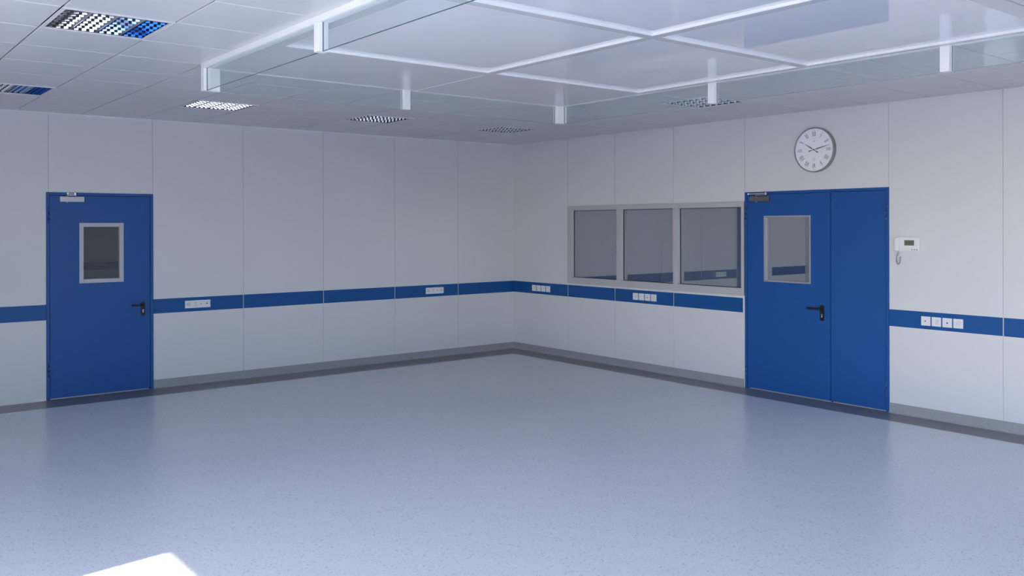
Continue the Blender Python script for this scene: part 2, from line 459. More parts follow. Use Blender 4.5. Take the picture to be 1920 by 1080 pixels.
# satin bands round the gloss field
def bandp(x0, x1, y0, y1):
    mb = MB(); cb(mb, x0, x1, y0, y1, ZR, TT, M['band'], 0.0015); mb.build('border_panel', parent=canopy)
ix0, ix1, iy1, iy0 = CX0 + rw, CX1 - rw, CY1 - rw, CY0 + rw
sx = -4.012
bandp(ix0, sx - 0.002, FY1, iy1); bandp(sx + 0.002, ix1, FY1, iy1)
bandp(ix0, sx - 0.003, iy0, -8.040); bandp(sx + 0.003, ix1, iy0, -8.040)
bandp(ix0, ix1, -8.033, FY0)
bandp(ix0, FX0, FY0, FY1); bandp(FX1, ix1, FY0, FY1)
mb = MB()
cb(mb, -4.050, -3.975, FY0, FY1, ZR, TT, M['band'], 0.0015)
cb(mb, FX0, -4.050, -6.378, -6.305, ZR, TT, M['band'], 0.0015); cb(mb, -3.975, FX1, -6.378, -6.305, ZR, TT, M['band'], 0.0015)
mb.build('cross_bars', parent=canopy)
mb = MB(); cb(mb, sx - 0.003, sx + 0.003, -4.66, iy1, ZR - 0.0015, ZR + 0.002, M['canopyframe'], 0.0008); mb.build('seam_strip', parent=canopy)
# slim bright lining round the recessed field
for x0, x1 in ((FX0, -4.050), (-3.975, FX1)):
    for y0, y1 in ((FY0, -6.378), (-6.305, FY1)):
        mb = MB(); cb(mb, x0, x1, y0, y1, ZR + 0.016, TT, M['gloss']); p_ = mb.build('gloss_panel', parent=canopy)
        mb = MB(); l = 0.003
        cb(mb, x0, x0 + l, y0, y1, ZR + 0.0005, ZR + 0.016, M['canopyframe']); cb(mb, x1 - l, x1, y0, y1, ZR + 0.0005, ZR + 0.016, M['canopyframe'])
        cb(mb, x0 + l, x1 - l, y0, y0 + l, ZR + 0.0005, ZR + 0.016, M['canopyframe']); cb(mb, x0 + l, x1 - l, y1 - l, y1, ZR + 0.0005, ZR + 0.016, M['canopyframe'])
        mb.build('panel_lining', parent=p_)
# posts
def post(x0, x1, y0, y1):
    mb = MB(); cb(mb, x0, x1, y0, y1, ZP, ZR, M['canopyframe'], 0.0025)
    mb.build('post', parent=canopy)
    return (x0, x1, y0, y1)
PLy = [(-5.508, -5.448), (-7.30, -7.24)]
PRy = [(-5.510, -5.450), (-7.335, -7.275)]
PBx = [(-4.118, -4.058)]
post(CX0, -5.646, CY1 - 0.06, CY1); post(-2.447, -2.328, CY1 - 0.06, CY1)
post(CX0, -5.646, CY0, CY0 + 0.06); post(-2.447, -2.328, CY0, CY0 + 0.06)
for a, b in PLy: post(CX0 - 0.004, CX0 + 0.056, a, b)
for a, b in PRy: post(-2.402, -2.342, a, b)
for a, b in PBx: post(a, b, CY1 - 0.06, CY1); post(a, b, CY0, CY0 + 0.06)
# glass skirts between the posts, with a green bottom edge
def glass(x0, x1, y0, y1, em='glassedge'):
    mb = MB(); cb(mb, x0, x1, y0, y1, ZP + 0.003, ZR + 0.006, M['skirtglass'])
    g = mb.build('glass_skirt', parent=canopy)
    mb = MB(); cb(mb, x0, x1, y0, y1, ZP, ZP + 0.0025, M[em])
    if y1 - y0 > x1 - x0:
        cb(mb, x0, x1, y0, y0 + 0.0012, ZP + 0.003, ZR, M['glassedge']); cb(mb, x0, x1, y1 - 0.0012, y1, ZP + 0.003, ZR, M['glassedge'])
    else:
        cb(mb, x0, x0 + 0.0012, y0, y1, ZP + 0.003, ZR, M['glassedge']); cb(mb, x1 - 0.0012, x1, y0, y1, ZP + 0.003, ZR, M['glassedge'])
    mb.build('polished_edge', parent=g)
gl = CX0 + 0.022; gr = CX1 - 0.022; gb = CY1 - 0.022; gf = CY0 + 0.022; gt = 0.003
ys = [CY1 - 0.06] + [v for p in PLy for v in (p[1], p[0])] + [CY0 + 0.06]
for k in range(0, len(ys), 2): glass(gl - gt, gl + gt, ys[k + 1], ys[k])
ys = [CY1 - 0.06] + [v for p in PRy for v in (p[1], p[0])] + [CY0 + 0.06]
for k in range(0, len(ys), 2): glass(gr - gt, gr + gt, ys[k + 1], ys[k], 'glassedgepale')
for yy in (gb, gf):
    glass(-5.646, PBx[0][0], yy - gt, yy + gt, 'glassedgepale'); glass(PBx[0][1], -2.447, yy - gt, yy + gt, 'glassedgepale')

# ---------------------------------------------------------------- doors
def ring(mb, x0, x1, z0, z1, w, y0, y1, m, bev=0.0, wb=None):
    wb = w if wb is None else wb
    mb.box(x0, x0 + w, y0, y1, z0, z1, m, bev, 1); mb.box(x1 - w, x1, y0, y1, z0, z1, m, bev, 1)
    mb.box(x0 + w, x1 - w, y0, y1, z1 - w, z1, m, bev, 1)
    if wb > 0: mb.box(x0 + w, x1 - w, y0, y1, z0, z0 + wb, m, bev, 1)

def leaf(parent, x0, x1, z0, z1, hole=None):
    mb = MB(); y0, y1 = -0.004, 0.052
    if hole:
        a, b, c, d = hole
        # one continuous leaf with a window opening
        bm = mb.bm; s = mb.slot(M['bluedoor'])
        def rect(q, y): return [bm.verts.new((q[0], y, q[2])), bm.verts.new((q[1], y, q[2])), bm.verts.new((q[1], y, q[3])), bm.verts.new((q[0], y, q[3]))]
        of, ob = rect((x0, x1, z0, z1), y0), rect((x0, x1, z0, z1), y1); nf, nb = rect(hole, y0), rect(hole, y1)
        for i in range(4):
            j = (i + 1) % 4
            for f in ((of[i], of[j], nf[j], nf[i]), (ob[i], nb[i], nb[j], ob[j]), (of[i], ob[i], ob[j], of[j]), (nf[i], nf[j], nb[j], nb[i])):
                bm.faces.new(f).material_index = s
    else:
        mb.box(x0, x1, y0, y1, z0, z1, M['bluedoor'], 0.0012, 1)
    return mb.build('door_leaf', M['bluedoor'], parent)

def hinge(parent, x, z0, z1):
    mb = MB()
    zs = [z0, z0 + (z1 - z0) * 0.33, z0 + (z1 - z0) * 0.66, z1]
    for k in range(3):
        mb.cyl((x, -0.012, zs[k] + 0.001), (x, -0.012, zs[k + 1] - 0.001), 0.0085, M['bluehinge'], seg=18, bevel=0.001)
    mb.box(x - 0.011, x + 0.011, -0.010, -0.003, z0 + 0.004, z1 - 0.004, M['bluehinge'], 0.0008, 1)
    for z in (z0 - 0.004, z1 + 0.001): mb.cyl((x, -0.012, z), (x, -0.012, z + 0.003), 0.006, M['steel'], seg=16)
    for z in (zs[1], zs[2]): mb.cyl((x, -0.012, z - 0.001), (x, -0.012, z + 0.001), 0.0075, M['steel'], seg=16)
    mb.build('hinge', parent=parent)

def handle(parent, xc, z0, z1, zl, xt):
    """long rounded back plate, lever pointing left"""
    mb = MB(); w = 0.0215; n = 10
    pts = []
    for k in range(n + 1): a = PI * k / n; pts.append((xc + w * math.cos(a), z1 - w + w * math.sin(a)))
    for k in range(n + 1): a = PI + PI * k / n; pts.append((xc + w * math.cos(a), z0 + w + w * math.sin(a)))
    mb.prism(pts, -0.004, -0.015, M['black'])
    mb.cyl((xc, -0.012, zl), (xc, -0.052, zl), 0.0115, M['black'], seg=20)
    path = [(xc + 0.002, -0.046, zl), (xc - 0.012, -0.053, zl), (xc - 0.03, -0.055, zl), (xc - 0.06, -0.055, zl), (xt + 0.01, -0.055, zl), (xt + 0.003, -0.054, zl), (xt, -0.052, zl)]
    mb.tube(path, [0.0095, 0.0105, 0.0095, 0.0105, 0.0120, 0.0105, 0.005], M['black'], 16)
    mb.build('door_handle', parent=parent)
    # cylinder lock
    zk = z0 + 0.055
    mb = MB(); mb.cyl((xc, -0.010, zk + 0.006), (xc, -0.0185, zk + 0.006), 0.0082, M['steel'], seg=20)
    mb.box(xc - 0.0048, xc + 0.0048, -0.010, -0.0175, zk - 0.020, zk + 0.004, M['steel'], 0.001, 1)
    mb.box(xc - 0.001, xc + 0.001, -0.018, -0.0192, zk + 0.001, zk + 0.011, M['socketdark'])
    o = mb.build('lock_cylinder', parent=parent); o['label'] = 'bright steel key cylinder'

def closer(parent, x0, x1, z0, z1, xa, xb, za, cm='closer'):
    mb = MB()
    mb.box(x0, x1, -0.045, -0.004, z0, z1, M[cm], 0.002, 2)
    xs = x0 + (x1 - x0) * 0.30
    mb.cyl((xs, -0.025, z0 - 0.007), (xs, -0.025, z0 + 0.004), 0.010, M['closer'], seg=18)
    mb.cyl((xs, -0.025, z1 - 0.002), (xs, -0.025, z1 + 0.018), 0.010, M['cap'], seg=18)
    o = mb.build('door_closer', parent=parent); o['label'] = 'silver door closer box' if cm == 'closer' else 'grey door closer box'
    mb = MB()
    mb.box(min(xs, xb), max(xs, xb), -0.036, -0.022, z1 + 0.012, z1 + 0.018, M['steel'], 0.001, 1)
    mb.box(xa, xb, -0.030, -0.008, za - 0.004, za + 0.006, M['closer'], 0.001, 1)
    mb.box(xb - 0.018, xb, -0.030, -0.004, za - 0.012, za + 0.012, M['steel'], 0.0015, 1)
    mb.box(xa, xa + 0.014, -0.032, -0.004, za - 0.008, za + 0.010, M['steel'], 0.0015, 1)
    mb.cyl((xb - 0.009, -0.040, za), (xb - 0.009, -0.02, za), 0.006, M['steel'], seg=16)
    mb.build('closer_arm', parent=parent)

def lining(parent, x0, x1, z1):
    mb = MB()
    mb.box(x0, x0 + 0.012, 0.056, WT + 0.006, 0.0, z1, M['bluedoor']); mb.box(x1 - 0.012, x1, 0.056, WT + 0.006, 0.0, z1, M['bluedoor'])
    mb.box(x0 + 0.012, x1 - 0.012, 0.056, WT + 0.006, z1 - 0.012, z1, M['bluedoor'])
    mb.build('door_jamb_lining', parent=parent)

# single door in the left wall (local origin at the left foot of its frame)
d1 = empty('door_1', (D1[0], 0, 0), LEFT); struct(d1, 'single blue steel door with window in the left wall')
w = D1[1] - D1[0]; fh = D1[3]
mb = MB(); ring(mb, 0.0, w, 0.0, fh, 0.030, -0.010, 0.060, M['bluedoor'], 0.0012, wb=0)
mb.build('door_frame', parent=d1)
mb = MB(); ring(mb, 0.030, w - 0.030, 0.0, fh - 0.030, 0.005, 0.004, 0.056, M['gasket'], 0, wb=0)
mb.build('door_seal', parent=d1)
hole = (-5.712 - D1[0], -5.337 - D1[0], 1.198, 1.766)
lf = leaf(d1, 0.0345, w - 0.0345, 0.012, fh - 0.0345, hole)
mb = MB(); ring(mb, -5.741 - D1[0], -5.307 - D1[0], 1.170, 1.794, 0.041, -0.010, -0.0035, M['doortrim'], 0.0015)
ring(mb, -5.712 - D1[0], -5.337 - D1[0], 1.198, 1.766, 0.012, -0.004, 0.052, M['doortrim'])
mb.build('window_trim', parent=lf)['label'] = 'pale grey trim round the door window'
mb = MB(); mb.box(hole[0] + 0.004, hole[1] - 0.004, 0.020, 0.026, hole[2] + 0.004, hole[3] - 0.004, M['doorglass'])
mb.build('window_pane', parent=lf)
handle(lf, -5.113 - D1[0], 0.796, 0.952, 0.915, -5.235 - D1[0])
closer(lf, -5.928 - D1[0], -5.700 - D1[0], 2.010, 2.063, -5.86 - D1[0], -5.775 - D1[0], 2.093)
hinge(d1, 0.0245, 1.785, 1.945); hinge(d1, 0.0245, 0.235, 0.392)
lining(d1, 0.0, w, fh)

# double door in the right wall
d2 = empty('door_2', (0, -D2[0], 0), RIGHT); struct(d2, 'double blue steel door, the wide leaf with a window')
w = D2[1] - D2[0]; fh = D2[3]
mb = MB(); ring(mb, 0.0, w, 0.0, fh, 0.026, -0.010, 0.060, M['bluedoor'], 0.0012, wb=0)
mb.build('door_frame', parent=d2)
mb = MB(); ring(mb, 0.026, w - 0.026, 0.0, fh - 0.026, 0.005, 0.004, 0.056, M['gasket'], 0, wb=0)
mb.box(5.031 - D2[0], 5.039 - D2[0], 0.012, 0.050, 0.0, fh - 0.03, M['gasket'])
mb.build('door_seal', parent=d2)
k0 = D2[0]
hole = (4.262 - k0, 4.803 - k0, 1.170, 1.846)
lf = leaf(d2, 0.030, 5.0325 - k0, 0.012, fh - 0.030, hole)
mb = MB(); ring(mb, 4.252 - k0, 4.813 - k0, 1.160, 1.856, 0.014, -0.0075, -0.0035, M['thintrim'], 0.001)
ring(mb, 4.262 - k0, 4.803 - k0, 1.170, 1.846, 0.008, -0.004, 0.052, M['thintrim'])
mb.build('window_trim', parent=lf)['label'] = 'thin metal trim round the door window'
mb = MB(); mb.box(hole[0] + 0.004, hole[1] - 0.004, 0.030, 0.036, hole[2] + 0.004, hole[3] - 0.004, M['doorglass'])
mb.build('window_pane', parent=lf)
handle(lf, 4.9425 - k0, 0.798, 0.957, 0.920, 4.802 - k0)
closer(lf, 4.100 - k0, 4.338 - k0, 2.008, 2.062, 4.062 - k0, 4.30 - k0, 2.090, 'closerdark')
leaf(d2, 5.0375 - k0, w - 0.030, 0.012, fh - 0.030)
hinge(d2, 0.012, 1.775, 1.945); hinge(d2, 0.012, 0.125, 0.272)
hinge(d2, w - 0.022, 1.790, 1.960); hinge(d2, w - 0.022, 0.120, 0.271)
lining(d2, 0.0, w, fh)

# ---------------------------------------------------------------- interior window, three lights
w1 = empty('window_1', (0, -W1[0], 0), RIGHT); struct(w1, 'grey framed interior window of three panes')
a0 = W1[0]
mb = MB(); x1 = W1[1] - a0; z0, z1 = W1[2], W1[3]
FY = -0.014
mb.box(0.0, 0.085, FY, WT, z0, z1, M['winframe'], 0.0015, 1)
mb.box(x1 - 0.038, x1, FY, WT, z0, z1, M['winframe'], 0.0015, 1)
mb.box(0.085, x1 - 0.038, FY, WT, z1 - 0.058, z1, M['winframe'], 0.0015, 1)
mb.box(0.085, x1 - 0.038, FY, WT, z0, z0 + 0.078, M['winframe'], 0.0015, 1)
mull = [(2.075 - a0, 2.158 - a0), (2.999 - a0, 3.074 - a0)]
for a, b in mull: mb.box(a, b, FY, WT, z0 + 0.078, z1 - 0.058, M['winframe'], 0.0015, 1)
# slim outer lip
ring(mb, -0.006, x1, z0 - 0.004, z1 + 0.006, 0.010, -0.006, 0.002, M['winframe'])
mb.build('window_frame', parent=w1)
xs = [0.085, mull[0][0], mull[0][1], mull[1][0], mull[1][1], x1 - 0.038]
for k in (0, 2, 4):
    mb = MB(); ring(mb, xs[k], xs[k + 1], z0 + 0.078, z1 - 0.058, 0.006, 0.028, 0.040, M['gasket'])
    mb.build('glazing_seal', parent=w1)
    mb = MB(); mb.box(xs[k] + 0.002, xs[k + 1] - 0.002, 0.031, 0.037, z0 + 0.080, z1 - 0.060, M['inglass'])
    mb.build('window_pane', parent=w1)

# ---------------------------------------------------------------- wall clock above the double door
ck = empty('wall_clock', (0, -4.872, 2.512), RIGHT)
tag(ck, 'round white wall clock with roman numerals above the double door', 'clock')
R0 = 0.2255; DP = -0.045
mb = MB(); n = 96; s = mb.slot(M['clockrim'])
prof = [(R0, 0.0), (R0, DP + 0.006), (R0 - 0.004, DP), (R0 - 0.010, DP), (R0 - 0.013, DP + 0.006), (R0 - 0.013, 0.0)]
rg = [[mb.bm.verts.new((r * math.sin(2 * PI * k / n), y, r * math.cos(2 * PI * k / n))) for r, y in prof] for k in range(n)]
for k in range(n):
    a, b = rg[k], rg[(k + 1) % n]
    for i in range(len(prof)):
        f = mb.bm.faces.new((a[i], b[i], b[(i + 1) % 6], a[(i + 1) % 6])); f.material_index = s; f.smooth = i in (0, 4)
mb.build('rim', parent=ck)
mb = MB(); mb.cyl((0, 0, 0), (0, DP + 0.010, 0), R0 - 0.012, M['dial'], seg=96)
dial = mb.build('dial', parent=ck)
DY = DP + 0.0093
def stroke(mb, ang, r0, r1, off0, off1, wd, m):
    """flat bar in dial coordinates: ang clockwise from 12, radial r0..r1, sideways offset off0 (inner) .. off1 (outer)"""
    ur = Vector((math.sin(ang), 0, math.cos(ang))); ut = Vector((math.cos(ang), 0, -math.sin(ang)))
    p0 = ur * r0 + ut * off0; p1 = ur * r1 + ut * off1; d = (p1 - p0).normalized(); t = Vector((d.z, 0, -d.x)) * wd / 2
    v = [mb.bm.verts.new(q + Vector((0, yy, 0))) for yy in (DY - 0.0012, DY) for q in (p0 - t, p0 + t, p1 + t, p1 - t)]
    s = mb.slot(m)
    for f in ((0, 1, 2, 3), (4, 5, 6, 7), (0, 1, 5, 4), (1, 2, 6, 5), (2, 3, 7, 6), (3, 0, 4, 7)):
        mb.bm.faces.new([v[i] for i in f]).material_index = s
NUM = ['XII', 'I', 'II', 'III', 'IIII', 'V', 'VI', 'VII', 'VIII', 'IX', 'X', 'XI']
for h, txt in enumerate(NUM):
    mb = MB(); ang = h * PI / 6; ri, ro = 0.136, 0.184
    wid = {'I': 0.0105, 'V': 0.022, 'X': 0.022}
    tot = sum(wid[c] for c in txt); x = -tot / 2
    for c in txt:
        cw = wid[c]; xc = x + cw / 2
        if c == 'I':
            stroke(mb, ang, ri, ro, xc, xc, 0.0042, M['ink'])
        elif c == 'V':
            stroke(mb, ang, ri, ro, xc, xc - 0.008, 0.0046, M['ink']); stroke(mb, ang, ri, ro, xc, xc + 0.008, 0.0022, M['ink'])
        else:
            stroke(mb, ang, ri, ro, xc + 0.0075, xc - 0.0075, 0.0046, M['ink']); stroke(mb, ang, ri, ro, xc - 0.0075, xc + 0.0075, 0.0022, M['ink'])
        x += cw
    # serif lines and the hour dot
    stroke(mb, ang, ri - 0.0008, ri + 0.0008, 0, 0, tot, M['ink']) if False else None
    stroke(mb, ang, 0.1945, 0.1995, 0, 0, 0.0048, M['ink'])
    mb.build('numeral', parent=dial)
mb = MB()
for k in range(60):
    if k % 5: stroke(mb, k * PI / 30, 0.1955, 0.1990, 0, 0, 0.0015, M['faint'])
for k in range(72): # hairline circle that carries the minute marks
    a0_, a1_ = k * PI / 36, (k + 1) * PI / 36; r_ = 0.1973
    p0, p1 = Vector((r_ * math.sin(a0_), 0, r_ * math.cos(a0_))), Vector((r_ * math.sin(a1_), 0, r_ * math.cos(a1_)))
    s_ = mb.slot(M['faint'])
    v = [mb.bm.verts.new(p * q + Vector((0, DY - 0.0006, 0))) for p, q in ((p0, 1), (p1, 1), (p1, 1.002), (p0, 1.002))]
    mb.bm.faces.new(v).material_index = s_
mb.build('minute_track', parent=dial)
mb = MB()
for k in range(8): stroke(mb, 0, 0.083, 0.090, -0.0125 + 0.0034 * k, -0.0115 + 0.0034 * k, 0.0020, M['faint'])
mb.build('dial_lettering', parent=dial)
mb = MB()
for k in range(10): stroke(mb, PI, 0.0865, 0.091, -0.0135 + 0.003 * k, -0.013 + 0.003 * k, 0.0016, M['faint'])
mb.build('dial_lettering', parent=dial)
mb = MB()
for k in range(8): stroke(mb, PI, 0.0975, 0.102, -0.011 + 0.003 * k, -0.0105 + 0.003 * k, 0.0016, M['faint'])
mb.build('dial_lettering', parent=dial)
def hand(name, ang, length, tail, y):
    mb = MB(); ur = Vector((math.sin(ang), 0, math.cos(ang))); ut = Vector((math.cos(ang), 0, -math.sin(ang)))
    prof = [(-tail, 0.0060), (-tail + 0.010, 0.0066), (-tail + 0.022, 0.0045), (-0.010, 0.0020), (0.020, 0.0018), (0.030, 0.0062), (0.045, 0.0065), (length * 0.75, 0.0035), (length, 0.0008)]
    L = [ur * r + ut * w for r, w in prof] + [ur * r - ut * w for r, w in reversed(prof)]
    a = [mb.bm.verts.new(p + Vector((0, y, 0))) for p in L]; b = [mb.bm.verts.new(p + Vector((0, y - 0.0015, 0))) for p in L]
    s = mb.slot(M['ink']); mb.bm.faces.new(a).material_index = s; mb.bm.faces.new(b[::-1]).material_index = s
    for i in range(len(L)): mb.bm.faces.new((a[i], b[i], b[(i + 1) % len(L)], a[(i + 1) % len(L)])).material_index = s
    mb.build(name, parent=ck)
hand('hour_hand', math.radians(302), 0.122, 0.055, DY - 0.002)
hand('minute_hand', math.radians(77), 0.182, 0.058, DY - 0.004)
mb = MB(); mb.cyl((0, DY, 0), (0, DY - 0.008, 0), 0.0075, M['ink'], seg=20); mb.build('hub', parent=ck)

# ---------------------------------------------------------------- intercom beside the double door
ic = empty('wall_intercom', (0, -5.700, 1.50), RIGHT)
tag(ic, 'white wall intercom with handset, small screen and hanging cord', 'intercom')
u0 = 5.700
mb = MB(); mb.box(5.752 - u0, 5.942 - u0, -0.030, 0.0, 0.012, 0.146, M['white'], 0.004, 2)
mb.box(5.712 - u0, 5.760 - u0, -0.016, 0.0, 0.020, 0.138, M['white'], 0.003, 2)
mb.box(5.770 - u0, 5.934 - u0, -0.033, -0.028, 0.020, 0.139, M['white'], 0.0015, 1)
mb.build('body', parent=ic)
mb = MB()
hp = [(5.737 - u0, -0.024, 0.008), (5.737 - u0, -0.036, 0.014), (5.737 - u0, -0.044, 0.030), (5.737 - u0, -0.048, 0.076), (5.737 - u0, -0.044, 0.122), (5.737 - u0, -0.036, 0.140), (5.737 - u0, -0.024, 0.146)]
mb.box(5.714 - u0, 5.758 - u0, -0.050, -0.022, 0.012, 0.142, M['white'], 0.012, 4)
mb.box(5.716 - u0, 5.756 - u0, -0.056, -0.030, 0.014, 0.044, M['white'], 0.009, 3)
mb.box(5.716 - u0, 5.756 - u0, -0.056, -0.030, 0.110, 0.140, M['white'], 0.009, 3)
mb.build('handset', parent=ic)
mb = MB(); mb.box(5.806 - u0, 5.897 - u0, -0.0350, -0.0325, 0.068, 0.116, M['lcd'], 0.0005, 1)
mb.build('screen', parent=ic)['label'] = 'small olive grey display'
for x in (5.880, 5.902, 5.924):
    mb = MB(); mb.cyl((x - u0, -0.0325, 0.030), (x - u0, -0.037, 0.030), 0.0052, M['greyplug'], seg=16, bevel=0.0008); mb.build('button', parent=ic)
mb = MB()
path = [(0.040, -0.024, 0.016), (0.041, -0.024, 0.004), (0.038, -0.024, -0.010), (0.028, -0.022, -0.030), (0.020, -0.019, -0.055), (0.019, -0.016, -0.080),
        (0.026, -0.014, -0.100), (0.036, -0.013, -0.107), (0.046, -0.013, -0.100), (0.053, -0.013, -0.080), (0.055, -0.011, -0.060), (0.055, -0.009, -0.045), (0.0555, -0.002, -0.040)]
# resample and coil it slightly
def smooth(p, n=70):
    P = [Vector(q) for q in p]; out = []
    for i in range(n + 1):
        t = i / n * (len(P) - 1); k = min(int(t), len(P) - 2); f = t - k
        a, b, c, d = P[max(k - 1, 0)], P[k], P[k + 1], P[min(k + 2, len(P) - 1)]
        out.append(0.5 * ((2 * b) + (c - a) * f + (2 * a - 5 * b + 4 * c - d) * f * f + (3 * b - a - 3 * c + d) * f ** 3))
    return out
sp = smooth(path, 150)
rad = [0.0022 if i < 18 else 0.0044 + 0.0014 * math.sin(i * 1.9) for i in range(len(sp))]
mb.tube(sp, rad, M['cord'], 10)
mb.build('coiled_cord', parent=ic)['label'] = 'grey coiled cord hanging in a loop'

# ---------------------------------------------------------------- switches and sockets
def faceplate(kind):
    """single 86 mm plate; kinds: tv, switch, data, socket, blank"""
    o = empty({'tv': 'aerial_outlet', 'switch': 'light_switch', 'data': 'data_outlet', 'socket': 'power_socket', 'blank': 'light_switch'}[kind])
    mb = MB(); mb.box(-0.0425, 0.0425, -0.009, -0.0015, -0.0415, 0.0415, M['white'], 0.0022, 2)
    mb.build('cover_plate', parent=o)
    if kind in ('tv', 'data'):
        mb = MB(); mb.box(-0.0245, 0.0245, -0.0102, -0.008, -0.0245, 0.0245, M['white'], 0.0008, 1); mb.build('inset', parent=o)
        mb = MB()
        if kind == 'tv':
            mb.cyl((-0.002, -0.0105, 0.0), (-0.002, -0.016, 0.0), 0.0068, M['greyplug'], seg=20); mb.cyl((-0.002, -0.012, 0.0), (-0.002, -0.0168, 0.0), 0.003, M['socketdark'], seg=16)
        else:
            mb.box(-0.006, 0.009, -0.0115, -0.010, -0.008, 0.005, M['greyplug'], 0.0005, 1); mb.box(0.0, 0.007, -0.0121, -0.0110, -0.008, 0.002, M['socketdark'])
        mb.build('port', parent=o)
    elif kind in ('switch', 'blank'):
        if kind == 'switch':
            mb = MB(); mb.box(-0.0235, 0.0005, -0.0125, -0.0085, -0.023, 0.023, M['white'], 0.001, 1); mb.box(0.0015, 0.0235, -0.0125, -0.0085, -0.023, 0.023, M['whiteinset'], 0.001, 1)
            mb.build('rocker', parent=o)
        else:
            mb = MB(); mb.box(-0.028, 0.028, -0.0115, -0.0085, -0.028, 0.028, M['white'], 0.001, 1); mb.build('rocker', parent=o)
    else:
        mb = MB(); mb.cyl((0, -0.0085, 0), (0, -0.0108, 0), 0.0245, M['whiteinset'], seg=36, bevel=0.0008)
        mb.cyl((0, -0.0106, 0), (0, -0.0113, 0), 0.0205, M['white'], seg=36); mb.build('socket_well', parent=o)
        mb = MB()
        for x, z, r in ((-0.0095, -0.003, 0.0030), (0.0095, -0.003, 0.0030), (0.0, 0.0115, 0.0026)):
            mb.cyl((x, -0.0112, z), (x, -0.0118, z), r, M['socketdark'], seg=14)
        mb.build('pin_hole', parent=o)
    return o
spots = [
    (0.4625, ['switch', 'blank', 'blank', 'blank'], 'plates', 0.888, [
        'leftmost white switch plate of the four nearest the room corner',
        'second from left of the four white plates nearest the room corner',
        'third from left of the four white plates nearest the room corner',
        'rightmost of the four white plates nearest the room corner'], 'white plates on the blue band nearest the room corner'),
    (2.393, ['switch', 'blank', 'tv', 'socket'], 'plates', 0.888, [
        'leftmost white plate of the four below the interior window',
        'second plain white plate of the four below the interior window',
        'third white plate with a dark port below the interior window',
        'rightmost white plate of the four below the interior window'], 'white plates on the blue band below the interior window'),
    (5.991, ['tv', 'switch', 'data', 'socket'], 'plates', 0.8842, [
        'white aerial outlet with grey centre, leftmost right of the double door',
        'white double rocker switch, second plate right of the double door',
        'white data outlet with dark port, third plate right of the double door',
        'white power socket with pin holes, rightmost beside the double door'], 'white plates on the blue band right of the double door'),
]
for u_first, kinds, _, zc, labs, grp in spots:
    step = 0.0965 if u_first > 5 else 0.0995
    for k, kd in enumerate(kinds):
        o = faceplate(kd); o.location = (0, -(u_first + k * step), zc); o.rotation_euler = (0, 0, RIGHT)
        if u_first < 5: o.location.z -= 0.0
        tag(o, labs[k], {'tv': 'outlet', 'data': 'outlet', 'switch': 'switch', 'blank': 'switch', 'socket': 'power socket'}[kd], grp)

def gang(name, loc, rotz, label, group=None):
    """one long four-module plate"""
    o = empty(name, loc, rotz)
    mb = MB(); mb.box(-0.141, 0.141, -0.012, -0.0015, -0.042, 0.042, M['white'], 0.0025, 2); mb.build('cover_plate', parent=o)
    mb = MB(); mb.cyl((-0.104, -0.0115, 0), (-0.104, -0.0130, 0), 0.025, M['whiteinset'], seg=32)
    mb.build('socket_well', parent=o)
    mb = MB()
    for x in (-0.114, -0.094): mb.cyl((x, -0.0128, 0), (x, -0.0136, 0), 0.0034, M['greyplug'], seg=14)
    mb.build('pin_hole', parent=o)
    mb = MB(); mb.box(-0.060, -0.036, -0.0145, -0.0115, -0.024, 0.024, M['white'], 0.001, 1); mb.box(-0.034, -0.010, -0.0145, -0.0115, -0.024, 0.024, M['whiteinset'], 0.001, 1)
    mb.build('rocker', parent=o)
    mb = MB(); mb.cyl((0.035, -0.0115, 0), (0.035, -0.0150, 0), 0.0075, M['cord'], seg=18); mb.build('aerial_port', parent=o)
    mb = MB(); mb.cyl((0.101, -0.0115, 0.002), (0.101, -0.0145, 0.002), 0.0072, M['socketdark'], seg=18); mb.build('dark_port', parent=o)
    tag(o, label, 'socket', group); return o
g1 = gang('socket_panel', (-4.523, 0, 0.890), LEFT, 'long white four module socket panel right of the single door', 'long socket panels on the left wall')
g2 = copy_tree(g1); g2.location = (-1.358, 0, 0.890); tag(g2, 'long white four module socket panel nearer the room corner')

# ---------------------------------------------------------------- outer window wall, back wall
WZ0, WZ1 = 0.55, 2.80
WINS = [(-10.90, -9.20), (-9.05, -7.35), (-7.20, -5.503)]
NAR = (-4.66, -4.18)
def solid_wall(name, x0, x1, y0, y1, holes, axis, label, zt=H + 0.1, z0=-0.02):
    """axis 'y': wall runs along y with openings (a0,a1,z0,z1); axis 'x' along x"""
    mb = MB(); lo, hi = (y0, y1) if axis == 'y' else (x0, x1)
    def put(a, b, c, d):
        if b - a < 1e-4 or d - c < 1e-4: return
        if axis == 'y': mb.box(x0, x1, a, b, c, d, M['wall'])
        else: mb.box(a, b, y0, y1, c, d, M['wall'])
    cur = lo
    for a0, a1, c0, c1 in sorted(holes):
        put(cur, a0, z0, zt); put(a0, a1, z0, c0); put(a0, a1, c1, zt); cur = a1
    put(cur, hi, z0, zt)
    return struct(mb.build(name), label)
solid_wall('wall_outer', XW - 0.22, XW, YB - 0.2, 0.10, [(a, b, WZ0, WZ1) for a, b in WINS] + [(NAR[0], NAR[1], 0.9, 2.60)], 'y', 'outer wall with large windows, out of frame')
BW = [(-7.4, -5.6), (-5.4, -3.6)]
solid_wall('wall_back', XW, WT, YB - 0.2, YB, [(a, b, WZ0, WZ1) for a, b in BW], 'x', 'back wall behind the camera')
